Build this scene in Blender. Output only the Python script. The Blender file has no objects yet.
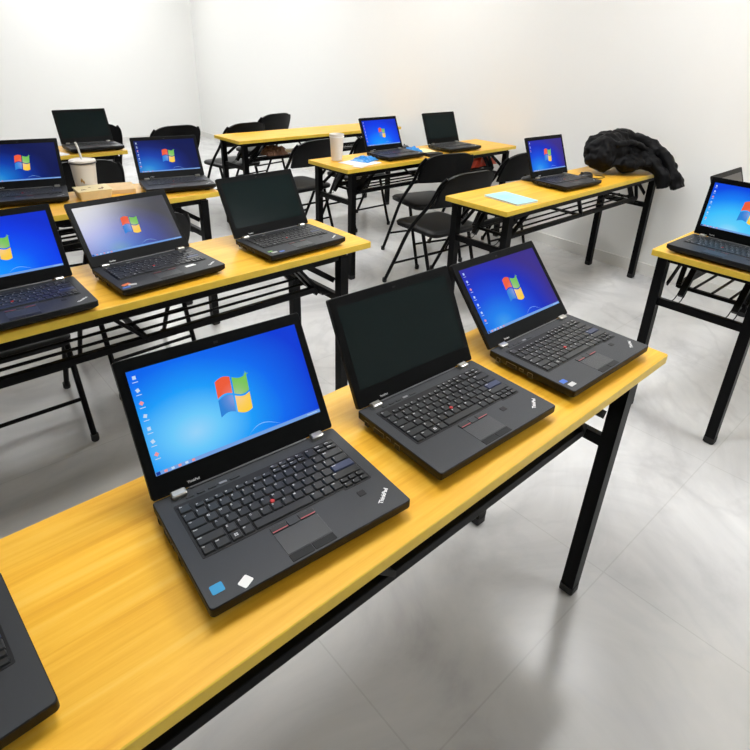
import bpy, bmesh, math, random
from mathutils import Vector, Matrix
random.seed(7)
scene = bpy.context.scene
COL = scene.collection
PI = math.pi

# ------------------------------------------------------------------ materials
def new_mat(name):
    m = bpy.data.materials.new(name); m.use_nodes = True
    nt = m.node_tree
    return m, nt, nt.nodes['Principled BSDF']

def srgb(r, g, b):
    f = lambda c: (c / 255 / 12.92) if c / 255 <= 0.04045 else ((c / 255 + 0.055) / 1.055) ** 2.4
    return (f(r), f(g), f(b), 1.0)

def plain(name, col, rough=0.5, metal=0.0, spec=0.5, bump=0.0, bscale=300.0, var=0.0):
    m, nt, p = new_mat(name)
    p.inputs['Base Color'].default_value = col
    p.inputs['Roughness'].default_value = rough
    p.inputs['Metallic'].default_value = metal
    p.inputs['Specular IOR Level'].default_value = spec
    if bump or var:
        tc = nt.nodes.new('ShaderNodeTexCoord')
        n = nt.nodes.new('ShaderNodeTexNoise'); n.inputs['Scale'].default_value = bscale
        n.inputs['Detail'].default_value = 3
        nt.links.new(tc.outputs['Object'], n.inputs['Vector'])
        if bump:
            b = nt.nodes.new('ShaderNodeBump'); b.inputs['Strength'].default_value = bump
            b.inputs['Distance'].default_value = 0.001
            nt.links.new(n.outputs['Fac'], b.inputs['Height']); nt.links.new(b.outputs['Normal'], p.inputs['Normal'])
        if var:
            r = nt.nodes.new('ShaderNodeValToRGB')
            r.color_ramp.elements[0].position = 0.3; r.color_ramp.elements[1].position = 0.7
            r.color_ramp.elements[0].color = [c * (1 - var) for c in col[:3]] + [1]
            r.color_ramp.elements[1].color = [min(1, c * (1 + var)) for c in col[:3]] + [1]
            nt.links.new(n.outputs['Fac'], r.inputs['Fac']); nt.links.new(r.outputs['Color'], p.inputs['Base Color'])
    return m

def emit(name, col, strength=1.0, rough=0.28, spec=0.05):
    m, nt, p = new_mat(name)
    p.inputs['Base Color'].default_value = (0.004, 0.004, 0.004, 1)
    p.inputs['Roughness'].default_value = rough
    p.inputs['Specular IOR Level'].default_value = spec
    p.inputs['Emission Color'].default_value = col
    p.inputs['Emission Strength'].default_value = strength
    return m

def ramp_set(r, stops):
    els = r.color_ramp.elements
    while len(els) < len(stops): els.new(0.5)
    for e, (pos, c) in zip(els, stops):
        e.position = pos; e.color = c

def wood_mat(name):
    m, nt, p = new_mat(name)
    N, Lk = nt.nodes, nt.links
    tc = N.new('ShaderNodeTexCoord')
    mp = N.new('ShaderNodeMapping'); mp.inputs['Scale'].default_value = (1.1, 16, 4)
    Lk.new(tc.outputs['Object'], mp.inputs['Vector'])
    n1 = N.new('ShaderNodeTexNoise'); n1.inputs['Scale'].default_value = 1.6; n1.inputs['Detail'].default_value = 6
    n1.inputs['Roughness'].default_value = 0.62; n1.inputs['Distortion'].default_value = 0.7
    Lk.new(mp.outputs['Vector'], n1.inputs['Vector'])
    mp2 = N.new('ShaderNodeMapping'); mp2.inputs['Scale'].default_value = (3, 110, 8)
    Lk.new(tc.outputs['Object'], mp2.inputs['Vector'])
    n2 = N.new('ShaderNodeTexNoise'); n2.inputs['Scale'].default_value = 1.0; n2.inputs['Detail'].default_value = 3
    Lk.new(mp2.outputs['Vector'], n2.inputs['Vector'])
    mx = N.new('ShaderNodeMath'); mx.operation = 'MULTIPLY_ADD'; mx.inputs[1].default_value = 0.3
    Lk.new(n2.outputs['Fac'], mx.inputs[0]); 
    ms = N.new('ShaderNodeMath'); ms.operation = 'MULTIPLY'; ms.inputs[1].default_value = 0.75
    Lk.new(n1.outputs['Fac'], ms.inputs[0]); Lk.new(ms.outputs[0], mx.inputs[2])
    r = N.new('ShaderNodeValToRGB')
    ramp_set(r, [(0.30, (0.66, 0.30, 0.016, 1)), (0.46, (0.79, 0.41, 0.028, 1)), (0.56, (0.85, 0.47, 0.042, 1)), (0.72, (0.88, 0.54, 0.085, 1))])
    Lk.new(mx.outputs[0], r.inputs['Fac']); Lk.new(r.outputs['Color'], p.inputs['Base Color'])
    p.inputs['Roughness'].default_value = 0.36
    p.inputs['Specular IOR Level'].default_value = 0.3
    return m

FLOOR_SHADE_SHIFT = (17.1, 3.3)  # noise offset that lays the painted floor shade on the left
def floor_mat():
    m, nt, p = new_mat('polished_marble_tile')
    N, Lk = nt.nodes, nt.links
    tc = N.new('ShaderNodeTexCoord')
    n0 = N.new('ShaderNodeTexNoise'); n0.inputs['Scale'].default_value = 1.3; n0.inputs['Detail'].default_value = 8
    n0.inputs['Roughness'].default_value = 0.6; n0.inputs['Distortion'].default_value = 1.2
    Lk.new(tc.outputs['Object'], n0.inputs['Vector'])
    r0 = N.new('ShaderNodeValToRGB')
    ramp_set(r0, [(0.28, srgb(180, 180, 181)), (0.45, srgb(208, 208, 208)), (0.6, srgb(220, 220, 219)), (0.78, srgb(228, 227, 225))])
    Lk.new(n0.outputs['Fac'], r0.inputs['Fac'])
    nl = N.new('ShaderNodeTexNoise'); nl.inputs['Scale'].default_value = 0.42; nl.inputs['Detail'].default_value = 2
    mpl = N.new('ShaderNodeMapping'); mpl.inputs['Location'].default_value = (FLOOR_SHADE_SHIFT[0], FLOOR_SHADE_SHIFT[1], 0); mpl.inputs['Scale'].default_value = (1.0, 0.55, 1)
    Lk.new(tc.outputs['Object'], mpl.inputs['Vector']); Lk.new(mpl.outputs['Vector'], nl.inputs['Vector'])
    rl = N.new('ShaderNodeValToRGB'); ramp_set(rl, [(0.36, (0.66, 0.65, 0.63, 1)), (0.56, (1, 1, 1, 1))])  # broad soft shade multiplied into the stone colour, darker at the left
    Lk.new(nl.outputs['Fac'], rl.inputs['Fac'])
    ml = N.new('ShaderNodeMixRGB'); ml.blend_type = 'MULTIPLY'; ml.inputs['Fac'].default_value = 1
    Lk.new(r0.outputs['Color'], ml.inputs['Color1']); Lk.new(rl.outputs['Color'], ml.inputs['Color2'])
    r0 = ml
    # thin veins
    n1 = N.new('ShaderNodeTexNoise'); n1.inputs['Scale'].default_value = 0.9; n1.inputs['Detail'].default_value = 5; n1.inputs['Distortion'].default_value = 2.0
    Lk.new(tc.outputs['Object'], n1.inputs['Vector'])
    s = N.new('ShaderNodeMath'); s.operation = 'SUBTRACT'; s.inputs[1].default_value = 0.5; Lk.new(n1.outputs['Fac'], s.inputs[0])
    a = N.new('ShaderNodeMath'); a.operation = 'ABSOLUTE'; Lk.new(s.outputs[0], a.inputs[0])
    mr = N.new('ShaderNodeMapRange'); mr.inputs['From Min'].default_value = 0.0; mr.inputs['From Max'].default_value = 0.03
    mr.inputs['To Min'].default_value = 0.22; mr.inputs['To Max'].default_value = 0.0; Lk.new(a.outputs[0], mr.inputs['Value'])
    mx = N.new('ShaderNodeMixRGB'); mx.inputs['Color2'].default_value = srgb(168, 168, 170)
    Lk.new(mr.outputs['Result'], mx.inputs['Fac']); Lk.new(r0.outputs['Color'], mx.inputs['Color1'])
    # joints
    bk = N.new('ShaderNodeTexBrick'); bk.offset = 0.0
    bk.inputs['Color1'].default_value = (1, 1, 1, 1); bk.inputs['Color2'].default_value = (0.98, 0.98, 0.98, 1)
    bk.inputs['Mortar'].default_value = (0.88, 0.88, 0.87, 1)
    bk.inputs['Scale'].default_value = 1.0; bk.inputs['Mortar Size'].default_value = 0.0022
    bk.inputs['Brick Width'].default_value = 0.8; bk.inputs['Row Height'].default_value = 0.8
    mpb = N.new('ShaderNodeMapping'); mpb.inputs['Location'].default_value = (0.22, 0.37, 0)
    Lk.new(tc.outputs['Object'], mpb.inputs['Vector']); Lk.new(mpb.outputs['Vector'], bk.inputs['Vector'])
    mu = N.new('ShaderNodeMixRGB'); mu.blend_type = 'MULTIPLY'; mu.inputs['Fac'].default_value = 1
    Lk.new(mx.outputs['Color'], mu.inputs['Color1']); Lk.new(bk.outputs['Color'], mu.inputs['Color2'])
    Lk.new(mu.outputs['Color'], p.inputs['Base Color'])
    p.inputs['Roughness'].default_value = 0.22
    p.inputs['Specular IOR Level'].default_value = 0.5
    return m

def wallpaper_mat(name, stops, centre, size, rough=0.28, rays=0.05, spec=0.05):
    m, nt, p = new_mat(name)
    N, Lk = nt.nodes, nt.links
    tc = N.new('ShaderNodeTexCoord')
    mp = N.new('ShaderNodeMapping')
    mp.inputs['Location'].default_value = (-centre[0] / size[0], 0, -centre[1] / size[1])
    mp.inputs['Scale'].default_value = (1 / size[0], 0, 1 / size[1])
    Lk.new(tc.outputs['Object'], mp.inputs['Vector'])
    ln = N.new('ShaderNodeVectorMath'); ln.operation = 'LENGTH'; Lk.new(mp.outputs['Vector'], ln.inputs[0])
    nz = N.new('ShaderNodeTexNoise'); nz.inputs['Scale'].default_value = 1.6; nz.inputs['Detail'].default_value = 1
    Lk.new(mp.outputs['Vector'], nz.inputs['Vector'])
    ma = N.new('ShaderNodeMath'); ma.operation = 'MULTIPLY_ADD'; ma.inputs[1].default_value = rays
    Lk.new(nz.outputs['Fac'], ma.inputs[0]); Lk.new(ln.outputs['Value'], ma.inputs[2])
    r = N.new('ShaderNodeValToRGB'); ramp_set(r, stops); Lk.new(ma.outputs[0], r.inputs['Fac'])
    p.inputs['Base Color'].default_value = (0.004, 0.004, 0.004, 1)
    p.inputs['Roughness'].default_value = rough
    p.inputs['Specular IOR Level'].default_value = spec
    Lk.new(r.outputs['Color'], p.inputs['Emission Color']); p.inputs['Emission Strength'].default_value = 1.0
    return m

M = {}
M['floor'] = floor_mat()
M['wall'] = plain('white_painted_wall', srgb(234, 234, 231), 0.75, bump=0.05, bscale=60)
M['skirt'] = plain('white_skirting_tile', srgb(222, 221, 216), 0.35)
M['ceil'] = plain('white_ceiling_paint', srgb(235, 235, 235), 0.9)
M['wood'] = wood_mat('yellow_maple_laminate')
M['edge'] = plain('pale_yellow_edge_banding', srgb(226, 190, 62), 0.4, var=0.05, bscale=40)
M['steel'] = plain('black_powder_coated_steel', (0.0016, 0.0016, 0.0019, 1), 0.42, spec=0.11)
M['cap'] = plain('black_rubber_cap', (0.006, 0.006, 0.006, 1), 0.7)
M['zinc'] = plain('zinc_wire', (0.35, 0.35, 0.36, 1), 0.3, metal=1.0)
M['black'] = plain('black_laptop_plastic', (0.006, 0.0065, 0.007, 1), 0.46, spec=0.2, bump=0.10, bscale=2500)
M['deck'] = plain('charcoal_palmrest_coating', (0.019, 0.0215, 0.0255, 1), 0.50, spec=0.42, bump=0.12, bscale=2500)
M['bezel'] = plain('black_screen_bezel', (0.0016, 0.002, 0.0022, 1), 0.40, spec=0.08, bump=0.05, bscale=2500)
M['tray'] = plain('black_keyboard_tray', (0.004, 0.004, 0.0045, 1), 0.5, spec=0.3)
M['key'] = plain('black_keycap_plastic', (0.011, 0.012, 0.013, 1), 0.38, spec=0.45)
M['bluekey'] = plain('navy_enter_key_plastic', (0.018, 0.028, 0.075, 1), 0.42)
M['legend'] = plain('white_key_legend_ink', (0.55, 0.55, 0.55, 1), 0.6)
M['pad'] = plain('textured_touchpad', (0.022, 0.024, 0.026, 1), 0.40, bump=0.35, bscale=900)
M['red'] = plain('red_rubber', (0.45, 0.02, 0.02, 1), 0.6)
M['redline'] = plain('red_stripe_ink', (0.36, 0.06, 0.07, 1), 0.5)
M['hinge'] = plain('satin_silver_hinge', (0.62, 0.60, 0.55, 1), 0.28, metal=1.0)
M['trim'] = plain('grey_satin_trim', (0.16, 0.16, 0.165, 1), 0.32, spec=0.6)
M['logo'] = plain('silver_logo_print', (0.72, 0.72, 0.72, 1), 0.4)
M['port'] = plain('dark_port_metal', (0.25, 0.25, 0.26, 1), 0.35, metal=0.9)
M['portin'] = plain('black_port_cavity', (0.003, 0.003, 0.003, 1), 0.7)
M['stblue'] = plain('blue_sticker', srgb(40, 95, 190), 0.35)
M['stcyan'] = plain('turquoise_sticker', srgb(30, 140, 190), 0.35)
M['stsilver'] = plain('silver_sticker', srgb(190, 190, 188), 0.35)
M['stwhite'] = plain('white_sticker', srgb(225, 225, 222), 0.5)
M['stgold'] = plain('gold_sticker', srgb(205, 165, 90), 0.4)
M['stgreen'] = plain('green_sticker', srgb(120, 180, 80), 0.4)
M['storange'] = plain('orange_sticker', srgb(215, 110, 60), 0.4)
M['off'] = plain('switched_off_panel', (0.003, 0.009, 0.009, 1), 0.22, spec=0.12)
M['offgrey'] = plain('switched_off_grey_panel', (0.012, 0.012, 0.012, 1), 0.30, spec=0.8)
# writing and pictures on the lit screens
def pane_mat(name, col):
    m = emit(name, col); nt = m.node_tree; p = nt.nodes['Principled BSDF']
    tc = nt.nodes.new('ShaderNodeTexCoord'); d = nt.nodes.new('ShaderNodeVectorMath'); d.operation = 'DISTANCE'
    d.inputs[1].default_value = (0.008, 0, 0.119)
    nt.links.new(tc.outputs['Object'], d.inputs[0])
    r = nt.nodes.new('ShaderNodeValToRGB'); pale = [0.62 * a + 0.38 * b for a, b in zip(col, srgb(238, 205, 215))]
    ramp_set(r, [(0.0, pale[:3] + [1]), (0.5, [0.75 * a + 0.25 * b for a, b in zip(col, pale)][:3] + [1]), (0.85, col)])
    k = nt.nodes.new('ShaderNodeMath'); k.operation = 'MULTIPLY'; k.inputs[1].default_value = 1 / 0.036
    nt.links.new(d.outputs['Value'], k.inputs[0]); nt.links.new(k.outputs[0], r.inputs['Fac'])
    nt.links.new(r.outputs['Color'], p.inputs['Emission Color'])
    return m
M['fr'] = pane_mat('emblem_red', srgb(236, 92, 58)); M['fg'] = pane_mat('emblem_green', srgb(120, 195, 90))
M['fb'] = pane_mat('emblem_blue', srgb(45, 130, 215)); M['fy'] = pane_mat('emblem_yellow', srgb(252, 205, 62))
M['fw'] = emit('emblem_glow', srgb(225, 190, 205)); M['icon'] = emit('icon_white', srgb(190, 215, 240))
M['icon2'] = emit('icon_red', srgb(235, 150, 150)); M['bar'] = emit('taskbar_blue', srgb(115, 160, 225))
M['swoosh'] = emit('wallpaper_swoosh', srgb(150, 205, 250)); M['dark'] = emit('taskbar_dark', srgb(20, 60, 150))
M['wp_bright'] = wallpaper_mat('wallpaper_bright', [(0.0, srgb(165, 215, 248)), (0.22, srgb(105, 200, 250)), (0.45, srgb(25, 155, 248)), (0.70, srgb(8, 104, 238)), (1.0, srgb(6, 58, 212))], (-0.075, 0.085), (0.26, 0.20), rays=0.14)
M['wp_royal'] = wallpaper_mat('wallpaper_royal', [(0.0, srgb(70, 165, 235)), (0.2, srgb(14, 125, 235)), (0.46, srgb(4, 72, 220)), (0.72, srgb(8, 40, 190)), (1.0, srgb(55, 40, 135))], (-0.085, 0.05), (0.26, 0.20), rays=0.10)
M['wp_azure'] = wallpaper_mat('wallpaper_azure', [(0.0, srgb(20, 160, 255)), (0.3, srgb(10, 130, 255)), (0.55, srgb(6, 84, 246)), (0.8, srgb(6, 58, 230)), (1.0, srgb(8, 46, 205))], (-0.03, 0.045), (0.26, 0.19), rays=0.10)
M['wp_navy'] = wallpaper_mat('wallpaper_navy', [(0.0, srgb(60, 130, 170)), (0.22, srgb(20, 92, 185)), (0.5, srgb(6, 48, 155)), (0.8, srgb(4, 24, 95)), (1.0, srgb(6, 12, 40))], (-0.06, 0.05), (0.24, 0.17), rough=0.21, rays=0.10, spec=0.72)
M['wp_deep'] = wallpaper_mat('wallpaper_deep', [(0.0, srgb(60, 165, 215)), (0.22, srgb(20, 115, 205)), (0.5, srgb(8, 60, 170)), (0.8, srgb(4, 28, 110)), (1.0, srgb(4, 18, 80))], (-0.11, 0.05), (0.25, 0.18), rays=0.10)
M['wp_pale'] = wallpaper_mat('wallpaper_pale', [(0.0, srgb(175, 225, 250)), (0.25, srgb(95, 205, 250)), (0.5, srgb(60, 190, 252)), (0.74, srgb(22, 130, 245)), (0.95, srgb(8, 70, 225))], (-0.05, 0.035), (0.24, 0.19), rays=0.12)
M['jacket'] = plain('black_padded_nylon', (0.0022, 0.0022, 0.0027, 1), 0.5, spec=0.12, bump=0.25, bscale=120)
M['paper'] = plain('white_paper', srgb(235, 235, 235), 0.7)
M['kraft'] = plain('kraft_card', srgb(222, 190, 140), 0.75, var=0.05, bscale=30)
M['kraft2'] = plain('cream_printed_card', srgb(226, 210, 165), 0.7, var=0.05, bscale=30)
M['print'] = plain('brown_print', srgb(120, 90, 50), 0.7)
M['gold'] = plain('gold_print', srgb(180, 140, 70), 0.6)
M['cupw'] = plain('white_cup_card', srgb(225, 220, 212), 0.45)
M['cuprim'] = plain('grey_cup_lid_rim', srgb(70, 70, 72), 0.4)
M['booklet'] = plain('pale_cyan_cover', srgb(160, 214, 226), 0.5, var=0.03, bscale=18)
M['bookprint'] = plain('blue_grey_print', srgb(120, 170, 205), 0.5)
M['bluefilm'] = plain('blue_plastic_film', srgb(50, 140, 215), 0.3)
M['manila'] = plain('pale_yellow_paper', srgb(240, 222, 160), 0.7)
M['orange'] = plain('orange_plastic_bag', srgb(214, 62, 22), 0.4, var=0.15, bscale=25)
M['brown'] = plain('brown_cloth', srgb(120, 85, 65), 0.8)
M['chairpl'] = plain('black_vinyl', (0.003, 0.003, 0.0033, 1), 0.40, spec=0.18, bump=0.15, bscale=500)
M['lamp'] = emit('lit_panel', (1, 1, 1, 1), 17.0)
M['lampf'] = plain('white_lamp_frame', srgb(230, 230, 230), 0.5)

# ------------------------------------------------------------------ mesh helpers
def link_mesh(name, bm, mats, parent=None, smooth=None, loc=None, rotz=None):
    me = bpy.data.meshes.new(name)
    bmesh.ops.recalc_face_normals(bm, faces=bm.faces)
    bm.to_mesh(me); bm.free()
    for mm in (mats if isinstance(mats, (list, tuple)) else [mats]): me.materials.append(M[mm])
    if smooth is not None:
        for p in me.polygons: p.use_smooth = True
        try: me.set_sharp_from_angle(angle=math.radians(smooth))
        except Exception: pass
    o = bpy.data.objects.new(name, me); COL.objects.link(o)
    if parent: o.parent = parent
    if loc: o.location = loc
    if rotz: o.rotation_euler = (0, 0, rotz)
    return o

def tag(o, label=None, cat=None, group=None, kind=None):
    if label: o['label'] = label
    if cat: o['category'] = cat
    if group: o['group'] = group
    if kind: o['kind'] = kind
    return o

def thing(name, label, cat, loc=(0, 0, 0), rotz=0, group=None):
    o = bpy.data.objects.new(name, None); COL.objects.link(o)
    o.empty_display_size = 0.05
    o.location = loc; o.rotation_euler = (0, 0, rotz)
    return tag(o, label, cat, group)

def box(bm, x0, x1, y0, y1, z0, z1, mat=0, bev=0.0):
    vs = [bm.verts.new(c) for c in ((x0, y0, z0), (x1, y0, z0), (x1, y1, z0), (x0, y1, z0), (x0, y0, z1), (x1, y0, z1), (x1, y1, z1), (x0, y1, z1))]
    fs = [bm.faces.new([vs[i] for i in q]) for q in ((3, 2, 1, 0), (4, 5, 6, 7), (0, 1, 5, 4), (1, 2, 6, 5), (2, 3, 7, 6), (3, 0, 4, 7))]
    for f in fs: f.material_index = mat
    if bev:
        es = list({e for f in fs for e in f.edges})
        r = bmesh.ops.bevel(bm, geom=es, offset=bev, segments=2, affect='EDGES', profile=0.5)
        for f in r['faces']: f.material_index = mat
    return vs

def bar(bm, p, q, w, h, mat=0, up=(0, 0, 1)):
    p, q = Vector(p), Vector(q); d = (q - p).normalized(); up = Vector(up)
    if abs(d.dot(up)) > 0.99: up = Vector((0, 1, 0))
    s = d.cross(up).normalized(); t = s.cross(d)
    vs = []
    for c in (p, q):
        for a, b in ((-1, -1), (1, -1), (1, 1), (-1, 1)): vs.append(bm.verts.new(c + s * a * w / 2 + t * b * h / 2))
    for f in ((3, 2, 1, 0), (4, 5, 6, 7), (0, 1, 5, 4), (1, 2, 6, 5), (2, 3, 7, 6), (3, 0, 4, 7)):
        bm.faces.new([vs[i] for i in f]).material_index = mat

def tube(bm, pts, r, seg=8, mat=0, radii=None):
    pts = [Vector(p) for p in pts]; rings = []; ref = None
    for i, p in enumerate(pts):
        a = pts[max(0, i - 1)]; b = pts[min(len(pts) - 1, i + 1)]
        d = (b - a).normalized()
        if ref is None:
            ref = Vector((0, 0, 1)) if abs(d.z) < 0.9 else Vector((1, 0, 0))
        s = d.cross(ref).normalized(); t = s.cross(d).normalized(); ref = t
        rr = radii[i] if radii else r
        rings.append([bm.verts.new(p + (s * math.cos(2 * PI * k / seg) + t * math.sin(2 * PI * k / seg)) * rr) for k in range(seg)])
    for A, B in zip(rings, rings[1:]):
        for k in range(seg):
            bm.faces.new((A[k], A[(k + 1) % seg], B[(k + 1) % seg], B[k])).material_index = mat
    bm.faces.new(rings[0][::-1]).material_index = mat; bm.faces.new(rings[-1]).material_index = mat

def smooth_path(pts, n=5):
    pts = [Vector(p) for p in pts]; out = []
    P = [pts[0] * 2 - pts[1]] + pts + [pts[-1] * 2 - pts[-2]]
    for i in range(1, len(P) - 2):
        for k in range(n):
            t = k / n; a, b, c, d = P[i - 1:i + 3]
            out.append(0.5 * ((2 * b) + (c - a) * t + (2 * a - 5 * b + 4 * c - d) * t * t + (3 * b - a - 3 * c + d) * t ** 3))
    return out + [pts[-1]]

def rrect(w0, w1, d0, d1, r, n=4):
    pts = []
    for cx, cy, a0 in ((w1 - r, d1 - r, 0), (w0 + r, d1 - r, PI / 2), (w0 + r, d0 + r, PI), (w1 - r, d0 + r, 1.5 * PI)):
        for k in range(n + 1):
            a = a0 + PI / 2 * k / n; pts.append((cx + r * math.cos(a), cy + r * math.sin(a)))
    return pts

def loft(bm, loops, mat=0, capmat=None, bottommat=None):
    rings = [[bm.verts.new(v) for v in lp] for lp in loops]; n = len(rings[0])
    for A, B in zip(rings, rings[1:]):
        for k in range(n): bm.faces.new((A[k], A[(k + 1) % n], B[(k + 1) % n], B[k])).material_index = mat
    bm.faces.new(rings[0][::-1]).material_index = mat if bottommat is None else bottommat
    bm.faces.new(rings[-1]).material_index = mat if capmat is None else capmat

def slab(bm, x0, x1, y0, y1, z0, z1, r=0.004, bev=0.001, mat=0, capmat=None):
    lv = [(z0, bev), (z0 + bev, 0), (z1 - bev, 0), (z1, bev)]
    loft(bm, [[(x, y, z) for x, y in rrect(x0 + i, x1 - i, y0 + i, y1 - i, max(r - i, 0.0005))] for z, i in lv], mat, capmat)

def poly(bm, pts, z, mat, th=0.0):
    a = [bm.verts.new((x, y, z + th)) for x, y in pts]
    f = bm.faces.new(a); f.material_index = mat
    return f

def lathe(bm, prof, seg=24, cx=0, cy=0, mat=0):
    rings = [[bm.verts.new((cx + r * math.cos(2 * PI * k / seg), cy + r * math.sin(2 * PI * k / seg), z)) for k in range(seg)] for r, z in prof]
    for A, B in zip(rings, rings[1:]):
        for k in range(seg): bm.faces.new((A[k], A[(k + 1) % seg], B[(k + 1) % seg], B[k])).material_index = mat
    bm.faces.new(rings[0][::-1]).material_index = mat; bm.faces.new(rings[-1]).material_index = mat

_text_cache = {}
def text_geo(s, size, bold=0.0):
    key = (s, size, bold)
    if key not in _text_cache:
        cu = bpy.data.curves.new('t', 'FONT'); cu.body = s; cu.size = size; cu.resolution_u = 2
        cu.align_x = 'LEFT'; cu.offset = bold
        ob = bpy.data.objects.new('t', cu); COL.objects.link(ob)
        dg = bpy.context.evaluated_depsgraph_get(); dg.update()
        me = bpy.data.meshes.new_from_object(ob.evaluated_get(dg))
        _text_cache[key] = ([v.co.copy() for v in me.vertices], [list(p.vertices) for p in me.polygons])
        bpy.data.objects.remove(ob); bpy.data.curves.remove(cu); bpy.data.meshes.remove(me)
    return _text_cache[key]

def add_text(bm, s, size, loc, rot=0.0, mat=0, centre=False, bold=0.0):
    vs, fs = text_geo(s, size, bold)
    if not vs: return
    ox = (max(v.x for v in vs) + min(v.x for v in vs)) / 2 if centre else 0
    c, sn = math.cos(rot), math.sin(rot)
    nv = [bm.verts.new((loc[0] + (v.x - ox) * c - v.y * sn, loc[1] + (v.x - ox) * sn + v.y * c, loc[2])) for v in vs]
    for f in fs:
        try: bm.faces.new([nv[i] for i in f]).material_index = mat
        except ValueError: pass

# ------------------------------------------------------------------ room
def struct(name, bm, m, parent=None):
    o = link_mesh(name, bm, m, parent)
    o['kind'] = 'structure'; return o

U0, V0, V1, ZC = -3.6, -2.6, 9.2, 2.95
wu = lambda v: 4.03 + 0.045 * (v - 1.5)          # inner face of the right-hand wall
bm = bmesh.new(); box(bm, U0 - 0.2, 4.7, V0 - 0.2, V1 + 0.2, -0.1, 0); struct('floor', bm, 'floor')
bm = bmesh.new(); box(bm, U0 - 0.2, 4.7, V0 - 0.2, V1 + 0.2, ZC, ZC + 0.1); struct('ceiling', bm, 'ceil')
def wall_prism(name, pts, z0, z1, m):
    bm = bmesh.new(); loft(bm, [[(x, y, z0) for x, y in pts], [(x, y, z1) for x, y in pts]]); return struct(name, bm, m)
wall_prism('wall_right', [(wu(V0), V0), (wu(V0) + 0.15, V0), (wu(V1) + 0.15, V1), (wu(V1), V1)], 0, ZC, 'wall')
wall_prism('wall_back', [(U0, V1), (wu(V1) + 0.15, V1), (wu(V1) + 0.15, V1 + 0.15), (U0, V1 + 0.15)], 0, ZC, 'wall')
wall_prism('wall_left', [(U0 - 0.15, V0), (U0, V0), (U0, V1 + 0.15), (U0 - 0.15, V1 + 0.15)], 0, ZC, 'wall')
wall_prism('wall_front', [(U0 - 0.15, V0 - 0.15), (wu(V0) + 0.15, V0 - 0.15), (wu(V0) + 0.15, V0), (U0 - 0.15, V0)], 0, ZC, 'wall')
wall_prism('baseboard_right', [(wu(V0) - 0.012, V0), (wu(V0), V0), (wu(V1), V1), (wu(V1) - 0.012, V1)], 0, 0.085, 'skirt')
wall_prism('baseboard_back', [(U0, V1 - 0.012), (wu(V1) - 0.012, V1 - 0.012), (wu(V1) - 0.012, V1), (U0, V1)], 0, 0.085, 'skirt')

n = 0
LU = [0.80, 2.75]; LV = [-1.25, 1.15, 3.7, 6.0, 8.2]
for v in LV:
    for u in LU:
        if u < 2 and v not in (1.15, 6.0): continue
        n += 1
        rowname = {-1.25: 'behind the front desk row', 1.15: 'above the second desk row', 3.7: 'above the third desk row', 6.0: 'beyond the fourth desk row', 8.2: 'near the back wall'}[v]
        colname = {0.80: 'left', 2.75: 'right'}[u]
        t = thing('ceiling_light', 'white rectangular lit ceiling panel %s, over the %s-hand desks' % (rowname, colname), 'light', (u, v, ZC), 0, 'lit panels on the ceiling')
        bm = bmesh.new()
        for a in ((-0.62, 0.62, -0.32, -0.30), (-0.62, 0.62, 0.30, 0.32), (-0.62, -0.60, -0.30, 0.30), (0.60, 0.62, -0.30, 0.30)):
            box(bm, *a, -0.035, 0)
        link_mesh('frame', bm, 'lampf', t)
        bm = bmesh.new(); box(bm, -0.60, 0.60, -0.30, 0.30, -0.028, -0.008); link_mesh('diffuser', bm, 'lamp', t)

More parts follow.
